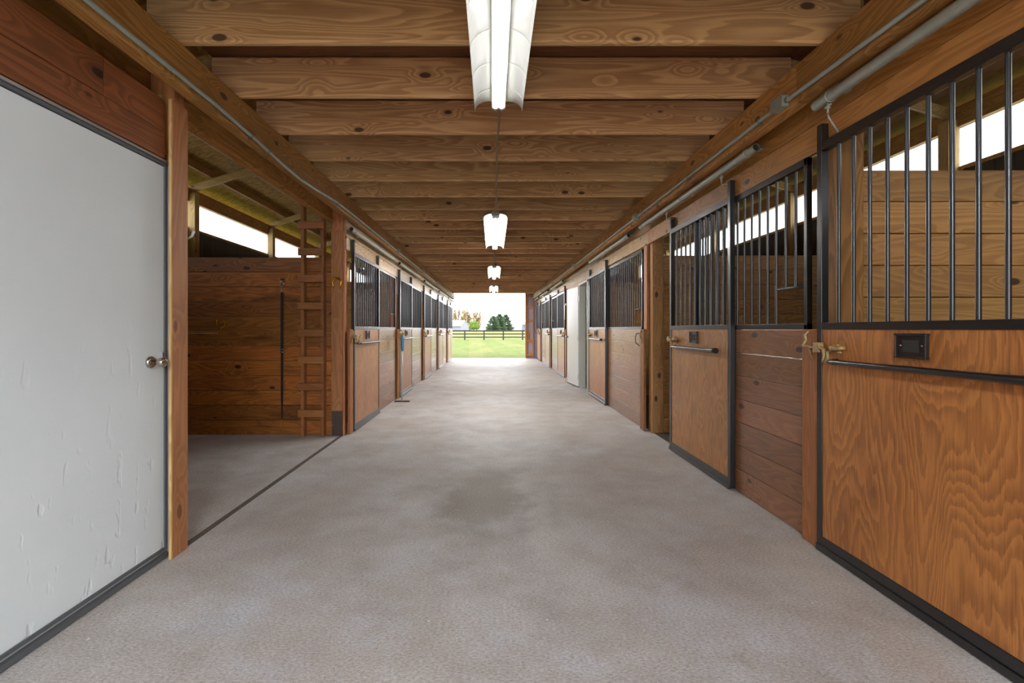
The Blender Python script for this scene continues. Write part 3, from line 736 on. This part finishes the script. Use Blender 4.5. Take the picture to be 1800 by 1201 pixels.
m = MB(); m.tube([dp(L-.07, .0, 1.12), dp(L-.07, .03, 1.12), dp(L-.07, .045, 1.12), dp(L-.07, .06, 1.12)], [.03, .012, .025, .018], 14); m.build('knob', M['nickel'], t)
m = MB(); m.tube([dp(L-.03, .004, .16), dp(L-.02, .05, .02)], .007, 6); dbox(m, L-.05, L-.01, .0, .006, .13, .2); m.build('kick_stop', M['alu'], t)
m = MB()
m.box(1.915, 2.06, 10.44, 10.52, 0, 2.31); m.box(1.915, 2.06, 9.55, 9.62, 0, 2.31); m.box(1.915, 2.06, 9.55, 10.52, 2.27, 2.31)
struct(m.build('trim_4', M['framew'], bevel=.003))
m = MB(); m.box(1.962, 1.99, 9.53, 12.33, 2.312, 2.374)
m.box(1.962, 1.99, 10.54, 12.33, 1.30, 2.31)
struct(m.build('wall_tack_room', W('header', 'Y')))
bpy.data.objects['wall_tack_room'].name = 'wall_right_tack'
struct(MB().box(2.9, 2.94, 9.5, 12.35, 0, 2.6).build('wall_room', W('stall', 'Y')))
# hanging rope on the post beside the white door
m = MB(); m.tube([(1.905, 12.47, 1.95), (1.90, 12.46, 1.75), (1.902, 12.47, 1.55)], .012, 6)
m.tube([(1.90+.0, 12.47+math.cos(a)*.03, 1.66+math.sin(a)*.07) for a in [j*2*PI/14 for j in range(14)]], .008, 6, closed=True)
m.tube([(1.905, 12.47, 1.95), (1.935, 12.47, 1.97)], .006, 6)
m.box(1.928, 1.962, 12.44, 12.50, 1.93, 1.99)
tag(m.build('lead_rope', M['white_h']), 'short white rope and clip hanging beyond the white door', 'rope')
# black loop handle on the jamb past the gap
m = MB(); X = 1.958
m.tube([(X, 6.30, 1.245), (X-.04, 6.30, 1.24), (X-.045, 6.33, 1.20), (X-.04, 6.34, 1.12), (X, 6.30, 1.08)], .006, 8)
tag(m.build('loop_handle', M['black']), 'black metal loop handle on the plank front past the open gap', 'handle')

# ------------------------------------------------------------------ ladder
yl = PL[1]-.062; yh_ = PL[1]-.095
t = thing('wall_ladder', 'wooden ladder fixed to the plank wall of the left bay', 'ladder', (-2.2, yl-.05, 0))
for xa in (-2.325, -2.085):
    MB().box(xa, xa+.040, yl-.092, yl-.003, 0, 2.82).build('side_rail', W('jamb', 'Z'), t, .003)
for i, py in enumerate((396, 443, 490, 538, 585.5, 633, 680, 727)):
    z = H+(VY-py)*(yl-.11)/F
    MB().box(-2.345, -2.035, yl-.132, yl-.094, z-.043, z+.043).build('rung', W('jamb', 'X'), t, .004)

m = MB(); hp = bpy.data.objects['wooden_post.001']
for k in range(9):
    z = .12+k*.135
    for dx in (-.125, -.02) if k % 2 else (-.112,): m.tube([(-1.84+dx, yh_-.003, z+R.uniform(-.02, .02)), (-1.84+dx, yh_, z+R.uniform(-.001, .001))], .003, 6)
m.build('nail', M['chrome'], hp)
# horseshoe with chain on post
yh = PL[1]-.097
t = thing('horseshoe', 'brass coloured horseshoe hanging from a short chain on the left post', 'horseshoe', (-1.90, yh, 1.87))
pts = []; rr = []
for k in range(17):
    a = math.radians(-55+290*k/16); pts.append((-1.903+math.cos(a)*.052, yh-.008, 1.865+math.sin(a)*.060)); rr.append(.007+.007*math.sin(PI*k/16))
MB().tube(pts, rr, 8).build('shoe', M['gold'], t)
m = MB()
for k in range(5):
    z = 1.945+k*.019
    m.tube([(-1.903+math.cos(a)*(.009 if k % 2 else .004), yh-.009+math.cos(a)*(.0 if k % 2 else .006), z+math.sin(a)*.012) for a in [j*2*PI/10 for j in range(10)]], .003, 5, closed=True)
m.tube([(-1.903, yh-.016, 2.03), (-1.903, yh+.008, 2.035)], .005, 6)
m.build('chain', M['brass'], t)
# cross tie
yw = PL[1]-.061
t = thing('cross_tie', 'black webbing cross tie hanging on the left bay plank wall', 'cross tie', (-2.585, yw, 1.9))
x = -2.583
m = MB(); m.box(x-.03, x+.03, yw-.006, yw, 1.86, 1.925); m.tube([(x-.018, yw-.006, 1.895), (x-.018, yw-.022, 1.895)], .012, 10); m.tube([(x+.018, yw-.006, 1.895), (x+.018, yw-.022, 1.895)], .012, 10); m.build('wall_plate', M['chrome'], t)
m = MB(); m.tube([(x+math.cos(a)*.024, yw-.02, 1.868+math.sin(a)*.026) for a in [j*2*PI/16 for j in range(16)]], .004, 6, closed=True)
m.tube([(x, yw-.02, 1.84), (x, yw-.02, 1.81)], [.010, .007], 8); m.tube([(x, yw-.02, 1.81), (x, yw-.02, 1.775)], [.008, .009], 8)
m.tube([(x+math.cos(a)*.02, yw-.02, 1.758+math.sin(a)*.018) for a in [j*2*PI/14 for j in range(14)]], .0035, 6, closed=True)
m.build('snap_ring', M['chrome'], t)
m = MB(); m.box(x-.016, x+.016, yw-.024, yw-.016, 1.03, 1.752); m.box(x-.013, x+.013, yw-.023, yw-.016, .50, 1.03)
m.hexa([(x-.004, yw-.022, .19), (x+.004, yw-.022, .19), (x+.004, yw-.017, .19), (x-.004, yw-.017, .19), (x-.013, yw-.023, .5), (x+.013, yw-.023, .5), (x+.013, yw-.017, .5), (x-.013, yw-.017, .5)])
m.build('strap', M['strap'], t)
m = MB()
for zz in (1.02, 1.055): m.tube([(x-.022, yw-.026, zz), (x+.022, yw-.026, zz)], .005, 6)
m.tube([(x-.022, yw-.026, 1.015), (x-.022, yw-.026, 1.06)], .005, 6); m.tube([(x+.022, yw-.026, 1.015), (x+.022, yw-.026, 1.06)], .005, 6)
m.build('slide_buckle', M['chrome'], t)
m = MB(); m.tube([(x, yw-.02, .195), (x, yw-.02, .155), (x-.010, yw-.02, .13), (x-.010, yw-.02, .108), (x+.006, yw-.02, .10), (x+.013, yw-.02, .125), (x+.005, yw-.02, .145)], [.006, .007, .006, .006, .006, .005, .004], 8)
m.build('snap_hook', M['brass'], t)
# bridle hook + thin strip
m = MB(); X = -3.325
m.tube([(X-.043, yw-.035, 1.415), (X-.05, yw-.035, 1.375), (X-.04, yw-.035, 1.335), (X, yw-.035, 1.315), (X+.04, yw-.035, 1.335), (X+.05, yw-.035, 1.375), (X+.043, yw-.035, 1.415)], .007, 8)
m.tube([(X, yw-.035, 1.315), (X, yw-.012, 1.285), (X, yw-.002, 1.27)], .007, 8)
tag(m.build('bridle_hook', M['gold']), 'gold U-shaped hook on the left bay plank wall', 'hook')
tag(MB().box(-3.80, -3.38, yw-.012, yw-.001, 1.245, 1.255).build('wood_strip', W('pale', 'X')), 'thin pale wooden strip on the wall beside the gold hook', 'strip')
# white hook behind near left post
m = MB(); yk = 2.815
m.tube([(-1.90, yk, 1.985), (-1.90, yk+.035, 1.965), (-1.895, yk+.05, 1.90), (-1.885, yk+.06, 1.865), (-1.86, yk+.065, 1.852), (-1.835, yk+.065, 1.868), (-1.820, yk+.065, 1.90)], [.006, .007, .007, .007, .007, .007, .009], 10)
m.box(-1.912, -1.888, yk-.0115, yk-.003, 1.93, 2.01)
tag(m.build('tack_hook', M['white_h']), 'white curved tack hook on the back of the near left post', 'hook')
# floor scraper leaning at the second left stall
t = thing('floor_scraper', 'long handled scraper with blue grip leaning before the second left stall', 'scraper', (-1.62, 8.43, 0))
MB().tube([(-1.625, 8.45, .015), (-1.672, 8.76, 1.17)], .0125, 10).build('handle', M['alu'], t)
MB().tube([(-1.661, 8.69, .90), (-1.664, 8.71, .98), (-1.669, 8.745, 1.12), (-1.672, 8.76, 1.19)], [.022, .030, .030, .022], 10).build('grip', M['blue'], t)
m = MB(); m.tube([(-1.672, 8.76, 1.19), (-1.67, 8.76, 1.25), (-1.70, 8.77, 1.28), (-1.738, 8.775, 1.27)], .008, 6); m.build('hanging_loop', M['brass'], t)
MB().hexa([(-1.76, 8.43, .002), (-1.49, 8.43, .002), (-1.49, 8.50, .002), (-1.76, 8.50, .002), (-1.76, 8.44, .012), (-1.49, 8.44, .012), (-1.49, 8.48, .02), (-1.76, 8.48, .02)]).build('blade', M['rubber'], t)

# ------------------------------------------------------------------ outdoors
m = MB()
m.box(-400, 400, YF+.12, 900, -.4, -.02)
struct(m.build('floor_lawn', M['grass']))
struct(MB().box(-400, -XO-.06, -60, YF+.12, -.4, -.02).build('floor_lawn_left', M['grass']))
struct(MB().box(XO+.06, 400, -60, YF+.12, -.4, -.02).build('floor_lawn_right', M['grass']))
struct(MB().box(-XO-.06, XO+.06, -60, YN-.01, -.4, -.02).build('floor_yard', simple('gravel_yard', lin('a8a49c'), .9, var=.15)))
YFn = 58.0
t = thing('paddock_fence', 'black three-rail paddock fence across the lawn', 'fence', (0, YFn, 0))
xs = [(817-VX+33.85*k)*YFn/F for k in range(-5, 11)]
fo = None
for xk in xs:
    if fo is None:
        fo = MB().box(xk-.075, xk+.075, YFn-.07, YFn+.07, -.1, 1.20).build('fence_post', M['fence'], t); x00 = xk
    else:
        o = fo.copy(); COL.objects.link(o); o.parent = t; o.location = (xk-x00, 0, 0)
for z in (1.10, .72, .33):
    m = MB(); m.box(xs[0], xs[-1], YFn-.11, YFn-.075, z-.07, z+.09 if z > 1 else z+.07); m.build('fence_rail', M['fence'], t)
def at(px, Y): return (px-VX)*Y/F
def zat(py, Y): return H+(VY-py)*Y/F
# shed
Y = 230
t = thing('shed', 'lavender grey shed with pale gable roof beyond the fence on the left', 'shed', (at(808, Y), Y, 0))
xa, xm, xe = at(775, Y), at(809.5, Y), at(823, Y)
ze, zrg = zat(572.5, Y), zat(563, Y)
m = MB(); m.hexa([(xa, Y, -.1), (xm, Y, -.1), (xe, Y+6, -.1), (xa, Y+6, -.1), (xa, Y, ze), (xm, Y, ze), (xe, Y+6, ze), (xa, Y+6, ze)])
rm = (at(816.5, Y+3), Y+3, zrg)
m.quad((xm, Y, ze), (xe, Y+6, ze), rm)
m.build('wall', M['shedw'], t)
m = MB(); m.quad((xa, Y-.6, ze-.3), (xm+.3, Y-.6, ze-.3), (rm[0]+.3, rm[1], rm[2]+.05), (xa, rm[1], rm[2]+.05)); m.quad((xa, rm[1], rm[2]+.05), (rm[0]+.3, rm[1], rm[2]+.05), (xe+.4, Y+6.6, ze-.3), (xa, Y+6.6, ze-.3))
o = m.build('roof', M['shedr'], t); md = o.modifiers.new('s', 'SOLIDIFY'); md.thickness = .2
Y = 250
t = thing('farmhouse', 'slate blue house beyond the fence at the right edge of the doorway', 'house', (at(930, Y), Y, 0))
MB().box(at(919, Y), at(945, Y), Y, Y+8, -.1, zat(569.5, Y)).build('wall', M['blued'], t)
o = MB().quad((at(918, Y), Y-.4, zat(570, Y)), (at(946, Y), Y-.4, zat(570, Y)), (at(946, Y), Y+4, zat(565.5, Y)), (at(920.5, Y), Y+4, zat(565.5, Y))).build('roof', M['shedr'], t)
md = o.modifiers.new('s', 'SOLIDIFY'); md.thickness = .2
MB().box(at(920, Y), at(921, Y), Y+1, Y+2, 3, zat(566, Y)).build('chimney', M['blued'], t)
for q in (921.5, 924.5, 928):
    MB().box(at(q, Y), at(q+1.2, Y), Y-.05, Y, zat(575, Y), zat(572, Y)).build('window_pane', M['glassd'], t)
m = MB(); m.tube([(at(898.5, 240), 240, -.1), (at(898.5, 240), 240, zat(557, 240))], .14, 6); m.box(at(897.3, 240), at(899.7, 240), 239.95, 240.05, zat(560.5, 240), zat(560, 240))
tag(m.build('utility_pole', M['bark']), 'thin utility pole to the right of the evergreens', 'pole')
# trees
def tree(px, Y, pyt, wpx, label, leafmat, n, seed):
    r = random.Random(seed); x = at(px, Y); ht = zat(pyt, Y); wd = wpx*Y/F/2
    t = thing('deciduous_tree', label, 'tree', (x, Y, 0), 'budding trees beyond the fence')
    m = MB(); lf = MB()
    base = Vector((x, Y, -.1)); fork = Vector((x+r.uniform(-.2, .2), Y, ht*.22))
    m.tube([base, fork, Vector((x, Y, ht*.8))], [ht*.02, ht*.014, .04], 6, cap=False)
    tips = []
    for k in range(60):
        a = r.uniform(0, 2*PI); f_ = r.uniform(.12, 1); zc = ht*(.22+.74*f_); rad = wd*(1-(f_*1.5-.55)**2*.75)**.5*r.uniform(.35, 1.0)
        tip = Vector((x+math.cos(a)*rad, Y+math.sin(a)*rad*.8, zc)); st = Vector((x, Y, ht*(.18+.45*f_*r.random())))
        mid = (st+tip)/2+Vector((0, 0, -.05*ht*r.random()))
        m.tube([st, mid, tip], [.09, .055, .02], 4, cap=False); tips.append((mid, tip))
    for k in range(n*420):
        md, tp = r.choice(tips); q = md+(tp-md)*r.uniform(.2, 1.25)+Vector((r.gauss(0, .32), r.gauss(0, .32), r.gauss(0, .32)))
        s_ = r.uniform(.08, .22); a = Vector((r.uniform(-1, 1), r.uniform(-1, 1), r.uniform(-1, 1))).normalized(); b_ = a.cross(Vector((0, 1, .3))).normalized()
        lf.quad(q-a*s_-b_*s_*.6, q+a*s_-b_*s_*.6, q+a*s_*.8+b_*s_*.6, q-a*s_+b_*s_*.6)
    m.build('trunk', M['bark'], t); lf.build('foliage', leafmat, t)
tree(805, 262, 541, 30, 'tan budding tree rising behind the left shed roof', M['leafb'], 7, 3)
tree(818, 290, 543, 24, 'tan budding tree between the shed and the bare trunk', M['leafb'], 6, 5)
tree(824, 255, 540, 14, 'thin nearly bare tree right of the shed gable', M['leafb'], 1, 8)
tree(838, 262, 546, 28, 'tall budding tree left of the evergreens', M['leafb'], 6, 11)
tree(833, 245, 565, 20, 'low bright green bushy tree beside the shed', M['leafg'], 12, 14)
def evergreen(px, Y, pyt, wpx, label, seed):
    r = random.Random(seed); x = at(px, Y); ht = zat(pyt, Y); wd = wpx*Y/F/2
    t = thing('evergreen_tree', label, 'tree', (x, Y, 0), 'evergreen trees beyond the fence')
    MB().tube([(x, Y, -.1), (x, Y, ht*.95)], [ht*.025, .05], 6).build('trunk', M['bark'], t)
    m = MB()
    for k in range(1500):
        f_ = r.random()**1.35; z = .25+f_*(ht-.3); rad = wd*(1-f_)**.62*(1+.18*math.sin(f_*30+seed)); a = r.uniform(0, 2*PI); q = rad*r.uniform(.5, 1.08)
        c = Vector((x+math.cos(a)*q, Y+math.sin(a)*q, z)); out = Vector((math.cos(a), math.sin(a), r.uniform(-.1, .7))).normalized()
        s = ht*r.uniform(.035, .07); b_ = out.cross(Vector((0, 0, 1))).normalized()
        m.quad(c-out*s*.6-b_*s*.45, c-out*s*.6+b_*s*.45, c+out*s*1.4+b_*s*.1+Vector((0, 0, s*.4)), c+out*s*1.4-b_*s*.1)
        m.quad(c-out*s*.5-Vector((0, 0, s*.4)), c-out*s*.5+Vector((0, 0, s*.4)), c+out*s*1.3+Vector((0, 0, s*.6)), c+out*s*1.3)
    m.build('foliage', M['needle'], t)
evergreen(867, 264, 556.5, 26, 'dark evergreen tree on the left of the evergreen clump', 1)
evergreen(878, 281, 553, 24, 'tallest evergreen tree in the middle of the clump', 2)
evergreen(889, 300, 553.5, 25, 'rounded evergreen tree on the right of the clump', 3)
# far tree line
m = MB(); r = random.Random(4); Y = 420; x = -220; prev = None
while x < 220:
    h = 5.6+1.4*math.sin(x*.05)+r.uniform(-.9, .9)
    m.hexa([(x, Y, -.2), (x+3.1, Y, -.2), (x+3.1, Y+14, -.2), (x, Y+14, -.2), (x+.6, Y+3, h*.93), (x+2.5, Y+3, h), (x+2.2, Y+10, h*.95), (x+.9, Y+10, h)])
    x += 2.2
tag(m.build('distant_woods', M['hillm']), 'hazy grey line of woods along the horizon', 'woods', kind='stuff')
